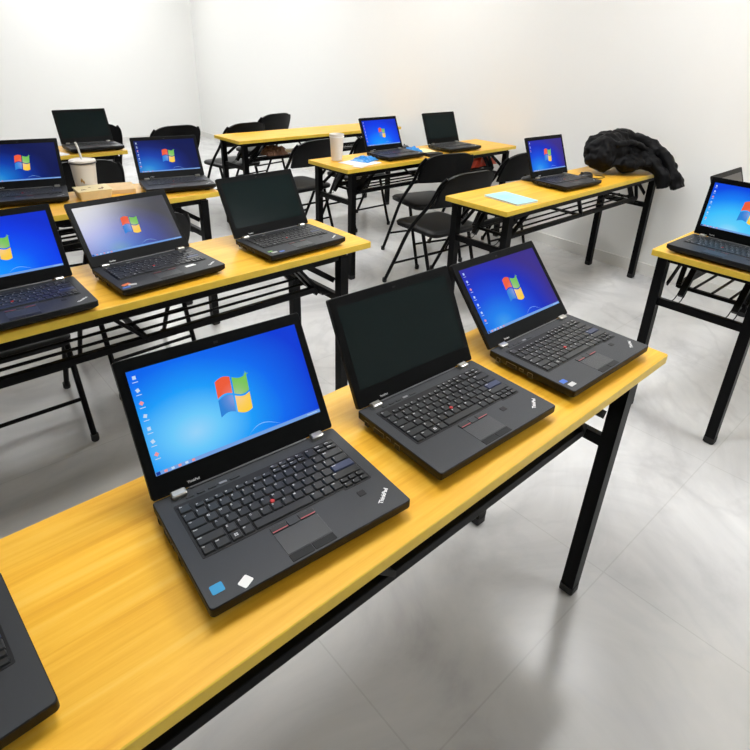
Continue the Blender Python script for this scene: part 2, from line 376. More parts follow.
# ------------------------------------------------------------------ folding tables
def make_table(u0, u1, v0, depth, label, il=0.065, ir=0.13, lean=0.0, leanl=0.0):
    ZT = 0.75; TH = 0.025; za = ZT - TH
    t = thing('folding_table', label, 'table', ((u0 + u1) / 2, v0 + depth / 2, 0), 0, 'folding training tables')
    hx = (u1 - u0) / 2; hy = depth / 2
    bm = bmesh.new()
    slab(bm, -hx, hx, -hy, hy, za, ZT, r=0.006, bev=0.0015, mat=1, capmat=0)
    link_mesh('tabletop', bm, ['wood', 'edge'], t)
    xl, xr = -hx + il, hx - ir; yl = hy - 0.032
    for s in (-1, 1):
        bm = bmesh.new(); box(bm, xl - 0.012, xr + 0.012, s * yl - 0.0125, s * yl + 0.0125, za - 0.030, za - 0.0005, bev=0.002)
        link_mesh('apron_rail', bm, 'steel', t)
    for xe, sg, ln in ((xl, 1, leanl), (xr, -1, lean)):
        bm = bmesh.new(); box(bm, xe - 0.0125, xe + 0.0125, -yl + 0.02, yl - 0.02, za - 0.028, za - 0.001, bev=0.002)
        link_mesh('end_rail', bm, 'steel', t)
        for s in (-1, 1):
            bm = bmesh.new(); bar(bm, (xe, s * yl, za - 0.012), (xe + ln * 0.97, s * yl, 0.022), 0.038, 0.038)
            lg = link_mesh('leg', bm, 'steel', t)
            bm = bmesh.new(); x = xe + ln
            loft(bm, [[(x + a, s * yl + b, z) for a, b in rrect(-0.021 + i, 0.021 - i, -0.021 + i, 0.021 - i, 0.006)] for z, i in ((0, 0.005), (0.006, 0), (0.03, 0))])
            link_mesh('foot_cap', bm, 'cap', lg)
        xc = xe + ln * 0.28
        bm = bmesh.new(); box(bm, xc - 0.011, xc + 0.011, -yl + 0.02, yl - 0.02, 0.508, 0.540, bev=0.002)
        link_mesh('crossbar', bm, 'steel', t)
        for s in (-1, 1):
            yb = s * (yl - 0.075)
            bm = bmesh.new(); bar(bm, (xc + sg * 0.07, yb, 0.545), (xe + sg * 0.19, yb, za - 0.032), 0.024, 0.022)
            br = link_mesh('folding_brace', bm, 'steel', t)
            bm = bmesh.new()
            for k in (-1, 1):
                tube(bm, [(xc + sg * 0.085, yb + k * 0.012, 0.560), (xc + sg * 0.05, yb + k * 0.013, 0.535), (xc + sg * 0.010, yb + k * 0.014, 0.528)], 0.0022, 6)
            link_mesh('spring_clip', bm, 'zinc' if False else 'steel', br)
            bm = bmesh.new(); bar(bm, (xe + sg * 0.015, s * (yl - 0.03), 0.60), (xe + sg * 0.17, s * (yl - 0.03), za - 0.02), 0.006, 0.022)
            link_mesh('lock_bar', bm, 'steel', t)
    # book rack under the top
    xa, xb = xl + 0.10, xr - 0.09; zr = 0.578; yr = hy - 0.078
    for s in (-1, 1):
        bm = bmesh.new(); box(bm, xa, xb, s * yr - 0.010, s * yr + 0.010, zr - 0.012, zr + 0.012, bev=0.002)
        link_mesh('rack_rail', bm, 'steel', t)
    for k in (-1, 0, 1):
        bm = bmesh.new(); tube(bm, [(xa, k * yr * 0.52, zr + 0.006), (xb, k * yr * 0.52, zr + 0.006)], 0.0055, 8)
        link_mesh('rack_rod', bm, 'steel', t)
    for x, sg in ((xa, -1), (xb, 1), ((xa + xb) / 2, 1)):
        for s in (-1, 1):
            bm = bmesh.new(); bar(bm, (x, s * yr, zr), (x - sg * 0.12, s * (yl - 0.02), za - 0.014), 0.020, 0.012)
            link_mesh('rack_hanger', bm, 'steel', t)
        bm = bmesh.new(); box(bm, x - 0.008, x + 0.008, -yr, yr, zr - 0.010, zr + 0.004); link_mesh('rack_crosspiece', bm, 'steel', t)
    return t

make_table(-0.30, 1.432, 0.437, 0.413, 'yellow folding table nearest the camera with three open laptops in a row', ir=0.145, lean=-0.047)
make_table(-0.30, 1.427, 1.600, 0.403, 'yellow folding table directly behind the front one, bearing three open laptops over a wire rack', ir=0.125)
make_table(-0.36, 1.345, 2.690, 0.41, 'yellow folding table at the left with a lidded white cup and kraft boxes on top', ir=0.085)
make_table(-0.30, 1.400, 4.130, 0.41, 'farthest yellow folding table on the left, behind the lidded cup', ir=0.075)
make_table(2.262, 3.950, 0.437, 0.420, 'yellow folding table at the right edge, a laptop facing its near end')
make_table(2.240, 3.995, 1.545, 0.395, 'yellow folding table with the pale cyan booklet and the black jacket on it', ir=0.095)
make_table(2.235, 3.995, 2.745, 0.42, 'yellow folding table behind the folding chairs, an orange bag on its rack', ir=0.09)
make_table(2.230, 3.990, 4.080, 0.41, 'farthest yellow folding table on the right, behind the papers and white cup')

# ------------------------------------------------------------------ laptops
W, D, BT = 0.3405, 0.233, 0.0325
HY = D - 0.006; LH = 0.2335
S0, S1, SZ0, SZ1 = -0.155, 0.155, 0.0405, 0.0405 + 0.1743

def chassis_mesh():
    bm = bmesh.new()
    lv = [(0.004, 0.020), (0.0065, 0.012), (0.016, 0.001), (0.0185, 0.0), (0.0312, 0.0), (BT, 0.0013)]
    loft(bm, [[(x, y, z) for x, y in rrect(-0.1718 + i, 0.1718 - i, -0.0035 + i, D - i * 0.4, 0.0055)] for z, i in lv], 0, capmat=1)
    for f in bm.faces:
        if f.normal.z > 0.99: f.material_index = 1
    for sx in (-1, 1):
        for y in (0.03, 0.20):
            box(bm, sx * 0.13 - 0.012, sx * 0.13 + 0.012, y - 0.006, y + 0.006, 0, 0.005)
    # seam around the palm rest
    return bm

def layout():
    K = []; u = 0.0195; x0 = -0.1450
    def row(y0, y1, keys, xs=x0):
        x = xs
        for w, lg in keys:
            K.append((x, x + w * u, y0, y1, lg)); x += w * u
        return x
    rows = [0.0830 + 0.0187 * i for i in range(6)]
    # bottom row
    row(rows[0], rows[1], [(1, 'Fn'), (1.25, 'Ctrl'), (1, '#'), (1, 'Alt'), (5.25, ''), (1, 'Alt'), (1, '='), (1.0, 'Ctrl')])
    xr = x0 + 12.5 * u
    for i, lg in enumerate('<^>'): K.append((xr + i * 0.0160, xr + (i + 1) * 0.0160, 0.0905, 0.1017, lg))
    for i, lg in enumerate('<v>'): K.append((xr + i * 0.0160, xr + (i + 1) * 0.0160, 0.0785, 0.0895, lg))
    row(rows[1], rows[2], [(2.25, 'Shift')] + [(1, c) for c in 'ZXCVBNM,./'] + [(2.75, 'Shift')])
    row(rows[2], rows[3], [(1.75, 'Caps')] + [(1, c) for c in "ASDFGHJKL;'"] + [(2.25, 'Enter')])
    row(rows[3], rows[4], [(1.5, 'Tab')] + [(1, c) for c in 'QWERTYUIOP[]'] + [(1.5, '|')])
    row(rows[4], rows[5], [(1, '~')] + [(1, c) for c in '1234567890-='] + [(2, 'Back')])
    yf = rows[5] + 0.002; h = 0.0105
    K.append((x0, x0 + 0.021, yf, yf + 0.0185, 'Esc'))
    xf = x0 + 0.025; wf = 0.0163
    for i in range(12):
        g = (i // 4) * 0.0035
        K.append((xf + i * wf + g, xf + (i + 1) * wf + g, yf, yf + h, 'F%d' % (i + 1)))
    xd = xf + 12 * wf + 0.0105
    wr = (x0 + 15 * u - xd) / 3
    K.append((xd, xd + wr, yf, yf + 0.021, 'Del'))
    for i, lg in enumerate(('End', 'PgDn')): K.append((xd + (i + 1) * wr, xd + (i + 2) * wr, yf, yf + h, lg))
    for i, lg in enumerate(('Home', 'PgUp')): K.append((xd + (i + 1) * wr, xd + (i + 2) * wr, yf + h, yf + 2 * h, lg))
    for i, lg in enumerate(('Prt', 'Scr', 'Pau', 'Ins')):
        K.append((xd - 0.003 - (4 - i) * wf, xd - 0.003 - (3 - i) * wf, yf + h, yf + 2 * h, lg))
    return K
KEYS = layout()

def key_geo(bm, k, dx=0, dy=0, legend=True):
    x0, x1, y0, y1, lg = k
    g = 0.0009; s = 0.0016 if (y1 - y0) > 0.012 else 0.0011; z = BT + 0.0006; h = 0.0030
    x0 += g - dx; x1 -= g + dx; y0 += g - dy; y1 -= g + dy
    blue = lg == 'Enter'
    mi = 2 if blue else 0
    lv = [(z, 0, 0), (z + h * 0.45, 0.0002, 0.0002), (z + h, s, s * 0.75)]
    loft(bm, [[(x, y + (o if q else 0), zz) for x, y in rrect(x0 + i, x1 - i, y0 + o, y1 - o, 0.0012, 2)] for zz, i, o in lv for q in (0,)], mi)
    if legend and lg:
        if lg == '#':      # four small squares
            cx, cy = (x0 + x1) / 2, (y0 + y1) / 2
            for a in (-0.0016, 0.0016):
                for b in (-0.0016, 0.0016):
                    poly(bm, [(cx + a - 0.0012, cy + b - 0.0012), (cx + a + 0.0012, cy + b - 0.0012), (cx + a + 0.0012, cy + b + 0.0012), (cx + a - 0.0012, cy + b + 0.0012)], z + h + 0.0001, 1)
        else:
            sz = 0.0052 if len(lg) == 1 else 0.0034
            if (y1 - y0) < 0.012: sz = min(sz, 0.0036)
            add_text(bm, lg, sz, (x0 + s + 0.0010, y1 - s * 0.75 - sz * 0.80, z + h + 0.0001), 0, 1, bold=0.00012)

def tray_mesh():
    bm = bmesh.new()
    slab(bm, -0.1480, 0.1505, 0.0803, 0.2040, BT - 0.002, BT + 0.0006, 0.003, 0.0003)
    slab(bm, 0.095, 0.1505, 0.0760, 0.0830, BT - 0.002, BT + 0.00055, 0.003, 0.0003)
    return bm

def flag_panes():
    """four waving panes, unit square -0.5..0.5; returns list of (pts, idx)"""
    P = []
    def wave(x, y):
        return (x + 0.10 * y, y + 0.085 * math.sin((x + 0.5) * 2 * PI * 0.95) )
    gap = 0.028
    for (xa, xb), (ya, yb), idx in (((-0.5, -gap), (gap, 0.5), 0), ((gap, 0.5), (gap, 0.5), 1), ((-0.5, -gap), (-0.5, -gap), 2), ((gap, 0.5), (-0.5, -gap), 3)):
        nn = 7; pts = []
        for i in range(nn): pts.append(wave(xa + (xb - xa) * i / (nn - 1), ya))
        for i in range(nn): pts.append(wave(xb - (xb - xa) * i / (nn - 1), yb))
        P.append((pts, idx))
    return P

SCREEN_MATS = ['fr', 'fg', 'fb', 'fy', 'icon', 'bar', 'swoosh', 'dark', 'icon2', 'fw']
def screen_mesh(wp, icons=7, size=0.062, lit=True):
    bm = bmesh.new()
    y = -0.0006
    def quad(x0, x1, z0, z1, mi, dy=0.0):
        f = bm.faces.new([bm.verts.new(c) for c in ((x0, y - dy, z0), (x1, y - dy, z0), (x1, y - dy, z1), (x0, y - dy, z1))]); f.material_index = mi
    # thin panel with a front face
    vs = box(bm, S0, S1, y, 0.0010, SZ0, SZ1, 0)
    if lit:
        cx, cz = 0.004, (SZ0 + SZ1) / 2 - 0.003
        for pts, idx in flag_panes():
            f = bm.faces.new([bm.verts.new((cx + a * size * 0.94, y - 0.0002, cz + b * size)) for a, b in pts]); f.material_index = 1 + idx
        if size > 0.061:
            f = bm.faces.new([bm.verts.new((cx + size * 0.50 + 0.0058 * math.cos(PI * q / 4) * (1 if q % 2 == 0 else 0.25), y - 0.0004, cz + size * 0.47 + 0.0058 * math.sin(PI * q / 4) * (1 if q % 2 == 0 else 0.25))) for q in range(8)]); f.material_index = 2
        for k in range(icons):
            zz = SZ1 - 0.012 - k * 0.0215; xx = S0 + 0.010
            mi = 5 if k % 4 != 2 else 9
            pts = [(xx + 0.0042 * math.cos(2 * PI * q / 8 + 0.4 * k) * (1 if q % 2 else 0.62), zz + 0.0042 * math.sin(2 * PI * q / 8 + 0.4 * k) * (1 if q % 2 else 0.7)) for q in range(8)]
            f = bm.faces.new([bm.verts.new((a, y - 0.0002, b)) for a, b in pts]); f.material_index = mi
            quad(xx - 0.0045, xx + 0.0045, zz - 0.0082, zz - 0.0070, 5, 0.0002)
        quad(S0, S1, SZ0, SZ0 + 0.0062, 6, 0.0002)
        quad(S0 + 0.001, S0 + 0.0075, SZ0 + 0.0005, SZ0 + 0.0057, 8, 0.0003)
        for k in range(5): quad(S0 + 0.014 + k * 0.0115, S0 + 0.019 + k * 0.0115, SZ0 + 0.0012, SZ0 + 0.0052, 5 if k % 2 else 9, 0.0003)
        quad(S1 - 0.028, S1 - 0.006, SZ0 + 0.0024, SZ0 + 0.0036, 5, 0.0003)
        # thin curved light line low on the right of the wallpaper
        prev = None
        for k in range(15):
            a = k / 14; x = 0.010 + 0.062 * a; z = SZ0 + 0.0075 + 0.014 * math.sin(a * PI) * (1 - 0.35 * a)
            th = 0.0009 * math.sin(a * PI) + 0.0001
            cur = (bm.verts.new((x, y - 0.0002, z)), bm.verts.new((x, y - 0.0002, z + th)))
            if prev:
                f = bm.faces.new((prev[0], cur[0], cur[1], prev[1])); f.material_index = 7
            prev = cur
    return bm

def lid_mesh():
    """closed slab standing along +z, front face at y=0, back at y=0.013"""
    bm = bmesh.new()
    lv = [(0.0, 0.0010), (0.0010, 0.0), (0.010, 0.0), (0.0135, 0.004)]
    loops = []
    for yy, i in lv:
        loops.append([(x, yy, z) for x, z in rrect(-W / 2 - 0.0005 + i, W / 2 + 0.0005 - i, 0.004 + i, LH + 0.002 - i, 0.0045)])
    loft(bm, loops, 1, bottommat=0)
    return bm

_shared = {}
def shared(key, fn, mats, smooth=30):
    if key not in _shared:
        bm = fn(); me = bpy.data.meshes.new(key)
        bmesh.ops.recalc_face_normals(bm, faces=bm.faces)
        bm.to_mesh(me); bm.free()
        for mm in mats: me.materials.append(M[mm])
        if smooth:
            for p in me.polygons: p.use_smooth = True
            me.set_sharp_from_angle(angle=math.radians(smooth))
        _shared[key] = me
    return _shared[key]

def put(name, me, parent, loc=(0, 0, 0), rot=(0, 0, 0), label=None):
    o = bpy.data.objects.new(name, me); COL.objects.link(o); o.parent = parent
    o.location = loc; o.rotation_euler = rot
    if label: o['label'] = label
    return o

def bx(x0, x1, y0, y1, z0, z1, bev=0.0):
    def f():
        bm = bmesh.new(); box(bm, x0, x1, y0, y1, z0, z1, bev=bev); return bm
    return f

def strip(x0, x1, y0, y1, z0, z1, r=0.0015, bev=0.0004):
    def f():
        bm = bmesh.new(); slab(bm, x0, x1, y0, y1, z0, z1, r, bev); return bm
    return f

def tp_button(x0, x1, red):
    def f():
        bm = bmesh.new(); slab(bm, x0, x1, 0.0622, 0.0750, BT - 0.001, BT + 0.0016, 0.0015, 0.0005)
        if red: box(bm, x0 + 0.001, x1 - 0.001, 0.0634, 0.0652, BT + 0.0012, BT + 0.0018, 1)
        return bm
    return f

def logo_mesh():
    bm = bmesh.new()
    add_text(bm, 'ThinkPad', 0.0098, (0.1270, 0.0165, BT + 0.0002), math.radians(38), 0, bold=0.00036)
    return bm

def lidlogo_mesh():
    bm = bmesh.new()
    vs, fs = text_geo('ThinkPad', 0.0055, 0.0001)
    nv = [bm.verts.new((-0.112 + v.x, -0.0002, 0.0105 + v.y)) for v in vs]
    for f in fs:
        try: bm.faces.new([nv[i] for i in f])
        except ValueError: pass
    return bm

def trackpoint_mesh():
    bm = bmesh.new(); gx, gy = -0.1450 + 6.62 * 0.0195, 0.0830 + 0.0187 * 2.05
    lathe(bm, [(0.0028, BT), (0.0028, BT + 0.003), (0.0040, BT + 0.0040), (0.0040, BT + 0.0052), (0.0022, BT + 0.0060)], 12, gx, gy); return bm

def ctrl_strip():
    bm = bmesh.new()
    for i in range(5): slab(bm, -0.125 + i * 0.019, -0.125 + i * 0.019 + (0.014 if i < 4 else 0.018), 0.2085, 0.2140, BT + 0.0004, BT + 0.0017, 0.002, 0.0004, mat=0 if i != 3 else 1)
    return bm

def keys_one():
    bm = bmesh.new()
    for k in KEYS: key_geo(bm, k)
    return bm

def ports_mesh(x0, y0, y1, z0, z1):
    def f():
        bm = bmesh.new()
        box(bm, x0 - 0.0004, x0 + 0.003, y0, y1, z0, z1, 0)
        box(bm, x0 - 0.0008, x0 + 0.001, y0 + 0.0012, y1 - 0.0012, z0 + 0.0011, z1 - 0.0011, 1)
        return bm
    return f

def make_laptop(label, loc, yaw, lid, screen='wp_bright', lit=True, detail=2, stickers=(), size=0.062, icons=7, fp=(0.099, 0.060), lettering=True, group='open black laptops on the tables'):
    t = thing('laptop', label, 'laptop', (loc[0], loc[1], 0.7502), yaw, group)
    put('base', shared('base', chassis_mesh, ['black', 'deck']), t)
    kb = put('keyboard', shared('keyboard', tray_mesh, ['tray']), t)
    if detail == 2:
        for i, k in enumerate(KEYS):
            def kf(k=k):
                bm = bmesh.new(); key_geo(bm, k); return bm
            put('key', shared('key%d' % i, kf, ['key', 'legend', 'bluekey'], 25), kb)
    else:
        put('key_block', shared('key_block', keys_one, ['key', 'legend', 'bluekey'], 25), kb)
    if detail >= 1:
        put('trackpoint', shared('trackpoint', trackpoint_mesh, ['red']), kb, label='red rubber pointing stick')
        put('control_button_row', shared('control_button_row', ctrl_strip, ['key', 'port']), kb)
    put('touchpad', shared('touchpad', strip(-0.046, 0.030, 0.016, 0.0610, BT - 0.001, BT + 0.0005), ['pad']), t)
    for xa, xb in ((-0.046, -0.0085), (-0.0075, 0.030)):
        put('touchpad_button', shared('tb%.3f' % xa, strip(xa, xb, 0.0008, 0.0150, BT - 0.004, BT + 0.0007), ['black']), t)
    for xa, xb, rd in ((-0.046, -0.0185, 1), (-0.0178, 0.0018, 0), (0.0025, 0.030, 1)):
        put('pointing_button', shared('pb%.3f' % xa, tp_button(xa, xb, rd), ['key' if rd else 'deck', 'redline']), t)
    put('fingerprint_reader', shared('fingerprint_reader', strip(-0.007, 0.007, -0.006, 0.006, BT - 0.001, BT + 0.0006), ['tray']), t, (fp[0], fp[1], 0))
    if lettering: put('corner_lettering', shared('corner_lettering', logo_mesh, ['logo'], None), t, label='silver printed lettering')
    for y0, y1, z0, z1 in ((0.198, 0.209, 0.012, 0.024), (0.150, 0.180, 0.013, 0.025), (0.130, 0.142, 0.018, 0.025), (0.104, 0.118, 0.012, 0.025)):
        put('side_port', shared('port%.3f' % y0, ports_mesh(-0.1718, y0, y1, z0, z1), ['port', 'portin']), t)
    for s in (-1, 1):
        put('hinge', shared('hinge%d' % s, strip(s * 0.131 - 0.0125, s * 0.131 + 0.0125, HY - 0.011, HY + 0.004, BT - 0.003, BT + 0.0085, 0.003, 0.002), ['hinge']), t, label='satin silver hinge cover')
    for i, (mname, x0, x1, y0, y1, rt) in enumerate(stickers):
        bm = bmesh.new(); w, h = (x1 - x0) / 2, (y1 - y0) / 2
        slab(bm, -w, w, -h, h, 0, 0.0003, min(w, h) * 0.3, 0.0001)
        st = link_mesh('sticker', bm, mname, t, loc=((x0 + x1) / 2, (y0 + y1) / 2, BT + 0.00005), rotz=rt)
        st['label'] = M[mname].name.replace('_', ' ')
    ld = put('lid', shared('lid', lid_mesh, ['bezel', 'black']), t, (0, HY + 0.001, BT - 0.0005), (-(lid - PI / 2), 0, 0))
    sm = screen_mesh
    put('screen', shared('screen_%s_%d_%.3f_%d' % (screen, lit, size, icons), lambda: screen_mesh(screen, icons, size, lit), [screen] + SCREEN_MATS, None), ld)
    if detail >= 1:
        def cam():
            bm = bmesh.new(); box(bm, -0.004, 0.004, -0.0004, 0.0006, LH - 0.0125, LH - 0.0085); return bm
        put('webcam', shared('webcam', cam, ['tray']), ld)
        put('bezel_lettering', shared('bezel_lettering', lidlogo_mesh, ['logo'], None), ld, label='small silver printed lettering')
    def hb():
        bm = bmesh.new(); box(bm, -0.112, 0.112, -0.0012, 0.004, 0.0016, 0.0040, bev=0.0008); return bm
    put('hinge_bar', shared('hinge_bar', hb, ['trim']), ld)
    return t

R = math.radians
def P(u, v, yaw):      # front-centre of the base
    return (u, v)
# front table
make_laptop('largest open laptop, at the front left, bright blue desktop with a four-colour flag', (0.356, 0.493), R(-4.4), R(120.8), 'wp_bright', True, 2, fp=(0.114, 0.056),
    stickers=[('stcyan', -0.160, -0.142, 0.016, 0.032, 0), ('stwhite', -0.124, -0.106, 0.004, 0.019, 0.5)])
make_laptop('open laptop with a blank dark screen, middle of the three on the front table', (0.781, 0.483), R(-2.1), R(117.2), 'off', False, 2, fp=(0.072, 0.057))
make_laptop('open laptop at the right end of the front table, deep blue desktop tilted far back', (1.201, 0.476), R(-1.2), R(131), 'wp_royal', True, 2,
    stickers=[('stblue', -0.163, -0.145, 0.030, 0.043, 0), ('stsilver', -0.158, -0.138, 0.012, 0.024, 0)])
make_laptop('laptop whose right edge shows at the bottom left corner of the front table', (-0.166, 0.506), R(3), R(118), 'off', False, 1, lettering=False)
# second table
make_laptop('open laptop cut by the left edge, vivid azure desktop, on the second table', (0.224, 1.597), R(-0.2), R(119), 'wp_azure', True, 2, size=0.066)
make_laptop('open laptop with white glare on its dark navy desktop, middle of the second table', (0.644, 1.635), R(3.4), R(130), 'wp_navy', True, 2, size=0.058, icons=0,
    stickers=[('storange', -0.158, -0.132, 0.028, 0.042, 0.3), ('stsilver', -0.142, -0.118, 0.018, 0.030, -0.3), ('stblue', -0.164, -0.142, 0.008, 0.018, 0), ('stwhite', 0.060, 0.096, 0.050, 0.064, 0.05)])
make_laptop('open laptop with a blank dark screen at the right end of the second table', (1.147, 1.624), R(2.2), R(118.6), 'off', False, 2,
    stickers=[('stgreen', -0.156, -0.138, 0.034, 0.044, 0), ('stsilver', -0.150, -0.128, 0.018, 0.030, 0), ('stblue', -0.122, -0.102, 0.010, 0.022, 0)])
# third table
make_laptop('open laptop with a dark blue desktop, right of the kraft boxes', (1.176, 2.765), R(-12.2), R(123), 'wp_deep', True, 1, size=0.066)
make_laptop('open laptop with a blue desktop, left of the lidded white cup', (0.510, 2.916), R(-13), R(113), 'wp_deep', True, 1, size=0.066)
make_laptop('black laptop on the farthest left table, above the lidded cup', (1.215, 4.150), R(-2), R(115), 'off', False, 0)
# right column
make_laptop('laptop facing the end of the right-hand table, pale sky blue desktop', (2.268, 0.639), R(-92.3), R(99.6), 'wp_pale', True, 2, size=0.074)
make_laptop('laptop peeking out behind the pale blue one, only a grey lid corner showing', (2.800, 0.515), R(0), R(111), 'offgrey', False, 1)
make_laptop('open laptop beside the cyan booklet and black jacket, purple-blue desktop', (3.009, 1.586), R(-3.8), R(112), 'wp_royal', True, 1, size=0.066, icons=3)
make_laptop('open laptop among white papers on the table behind the folding chairs', (2.800, 2.790), R(-1), R(114), 'wp_azure', True, 1, size=0.06)
make_laptop('black laptop at the far right end of the table with the yellow folder', (3.410, 2.785), R(-2), R(112), 'off', False, 0)

# ------------------------------------------------------------------ folding chairs
def make_chair(label, u, v, yaw):
    t = thing('folding_chair', label, 'chair', (u, v, 0), yaw, 'black folding chairs')
    hw = 0.215
    def seat():
        bm = bmesh.new(); 
        lv = [(0.415, 0.012), (0.420, 0.002), (0.440, 0.0), (0.450, 0.010), (0.453, 0.03)]
        loft(bm, [[(x, y, z) for x, y in rrect(-0.20 + i, 0.20 - i, -0.17 + i, 0.22 - i, 0.05, 5)] for z, i in lv])
        return bm
    put('seat', shared('chair_seat', seat, ['chairpl'], 40), t)
    def back():
        bm = bmesh.new(); nx, nz = 12, 6; F = []; B = []
        for j in range(nz + 1):
            rf, rb = [], []
            for i in range(nx + 1):
                a = -1 + 2 * i / nx; b = j / nz
                wx = 0.205 * (1 - 0.16 * max(0, b - 0.55) ** 2 * 4 - 0.06 * max(0, 0.25 - b))
                x = a * wx; z = 0.612 + 0.205 * b - 0.035 * (abs(a) ** 4) * b
                y = -0.155 - 0.40 * (z - 0.595) - 0.030 * (1 - a * a)
                rf.append(bm.verts.new((x, y + 0.010, z))); rb.append(bm.verts.new((x, y - 0.010, z)))
            F.append(rf); B.append(rb)
        for j in range(nz):
            for i in range(nx):
                bm.faces.new((F[j][i], F[j][i + 1], F[j + 1][i + 1], F[j + 1][i])); bm.faces.new((B[j][i + 1], B[j][i], B[j + 1][i], B[j + 1][i + 1]))
        for i in range(nx):
            bm.faces.new((F[0][i + 1], F[0][i], B[0][i], B[0][i + 1])); bm.faces.new((F[nz][i], F[nz][i + 1], B[nz][i + 1], B[nz][i]))
        for j in range(nz):
            bm.faces.new((F[j][0], F[j + 1][0], B[j + 1][0], B[j][0])); bm.faces.new((F[j + 1][nx], F[j][nx], B[j][nx], B[j + 1][nx]))
        return bm
    put('backrest', shared('chair_back', back, ['chairpl'], 50), t)
    for s in (-1, 1):
        def front(s=s):
            bm = bmesh.new(); tube(bm, smooth_path([(s * hw, 0.27, 0.012), (s * hw, 0.16, 0.21), (s * hw, 0.03, 0.44), (s * hw, -0.13, 0.62), (s * hw * 0.965, -0.198, 0.735), (s * hw * 0.86, -0.230, 0.785)]), 0.0115, 8); return bm
        a = put('leg', shared('chair_front%d' % s, front, ['steel'], 60), t)
        def fcap(s=s):
            bm = bmesh.new(); lathe(bm, [(0.013, 0.0), (0.0155, 0.006), (0.015, 0.03)], 10, s * hw, 0.27); return bm
        put('foot_cap', shared('chair_fcap%d' % s, fcap, ['cap'], 40), a)
        def rear(s=s):
            bm = bmesh.new(); tube(bm, [(s * (hw - 0.025), -0.20, 0.012), (s * (hw - 0.025), -0.12, 0.24), (s * (hw - 0.025), -0.06, 0.425)], 0.0115, 8); return bm
        a = put('leg', shared('chair_rear%d' % s, rear, ['steel'], 60), t)
        def rcap(s=s):
            bm = bmesh.new(); lathe(bm, [(0.013, 0.0), (0.0155, 0.006), (0.015, 0.03)], 10, s * (hw - 0.025), -0.20); return bm
        put('foot_cap', shared('chair_rcap%d' % s, rcap, ['cap'], 40), a)
    def st(y, z, w):
        def f():
            bm = bmesh.new(); tube(bm, [(-w, y, z), (w, y, z)], 0.008, 8); return bm
        return f
    put('stretcher', shared('chair_st1', st(0.187, 0.16, hw), ['steel'], 60), t)
    put('stretcher', shared('chair_st2', st(-0.146, 0.17, hw - 0.025), ['steel'], 60), t)
    put('stretcher', shared('chair_st3', st(-0.101, 0.30, hw - 0.025), ['steel'], 60), t)
    return t

make_chair('black folding chair nearest the left end of the booklet table, seat in full view', 2.635, 2.31, R(-5))
make_chair('black folding chair pushed towards the table with the papers, behind the nearest seat', 3.03, 2.785, R(-14))
make_chair('black folding chair with its backrest just left of the purple-blue laptop', 3.50, 2.53, R(-4))
make_chair('black folding chair beyond the left end of the table with the white cup', 2.56, 3.74, R(3))
make_chair('black folding chair under the second table at the left, seat showing through its rack', 0.215, 2.275, R(0))
make_chair('black folding chair whose rounded backrest shows right of the glare laptop', 0.775, 2.50, R(2))
make_chair('black folding chair under the farthest left table, behind the lidded cup', 0.98, 3.80, R(-8))
make_chair('black folding chair seen between the dark blue laptop and the far right table', 2.02, 4.95, R(0))
make_chair('black folding chair behind the farthest right table', 3.18, 5.32, R(10))
make_chair('black folding chair left of the far right table, showing its crossed legs', 1.52, 5.35, R(-8))
make_chair('black folding chair tucked behind the farthest right table at its left end', 2.58, 4.84, R(6))
make_chair('black folding chair in front of the farthest right table, right of its neighbour', 3.20, 3.78, R(0))

# ------------------------------------------------------------------ things on the tables
ZT = 0.7502
def slab_thing(name, label, cat, u, v, yaw, w, d, h, mat, r=0.002, group=None):
    bm = bmesh.new(); slab(bm, -w / 2, w / 2, -d / 2, d / 2, 0, h, r, min(0.0008, h * 0.3))
    o = link_mesh(name, bm, mat, None, loc=(u, v, ZT), rotz=yaw); return tag(o, label, cat, group)

# booklet
t = thing('booklet', 'pale cyan booklet lying on the table left of the purple-blue laptop', 'booklet', (2.468, 1.690, ZT), R(-6))
bm = bmesh.new(); slab(bm, -0.078, 0.078, -0.112, 0.112, 0.0006, 0.0075, 0.001, 0.0003); link_mesh('page_block', bm, 'paper', t)
bm = bmesh.new(); slab(bm, -0.080, 0.080, -0.114, 0.114, 0.0076, 0.0092, 0.002, 0.0003); slab(bm, -0.080, 0.080, -0.114, 0.114, 0, 0.0006, 0.002, 0.0002)
c = link_mesh('cover', bm, 'booklet', t)
bm = bmesh.new()
for i in range(6): box(bm, -0.055, 0.02 + 0.03 * (i % 2), 0.055 - 0.012 * i, 0.058 - 0.012 * i, 0.0092, 0.0094)
link_mesh('cover_print', bm, 'bookprint', c)

def mouse_body(bm, l=0.055, w=0.031, h=0.034):
    nx, ny = 12, 8; rings = []
    for j in range(ny + 1):
        e = j / ny; k = math.cos(e * PI / 2) ** 0.7; z = h * math.sin(e * PI / 2)
        if j == ny: k = 0.02
        rings.append([(w * k * math.cos(2 * PI * i / 20) * (1 - 0.10 * math.sin(2 * PI * i / 20)), l * k * math.sin(2 * PI * i / 20) - 0.006 * e, z * (1 - 0.18 * max(0, math.sin(2 * PI * i / 20)))) for i in range(20)])
    loft(bm, rings)
def make_mouse(label, u, v, yaw, cable=None):
    t = thing('computer_mouse', label, 'mouse', (u, v, ZT), yaw, 'computer mice')
    bm = bmesh.new(); mouse_body(bm); link_mesh('shell', bm, 'key', t, smooth=60)
    bm = bmesh.new()
    tube(bm, [(-0.004, 0.030, 0.0285), (0.004, 0.030, 0.0285)], 0.007, 12); link_mesh('scroll_wheel', bm, 'cap', t, smooth=40)
    if cable:
        bm = bmesh.new(); tube(bm, smooth_path(cable, 6), 0.0022, 6); link_mesh('cable', bm, 'cap', t, smooth=60)
    return t
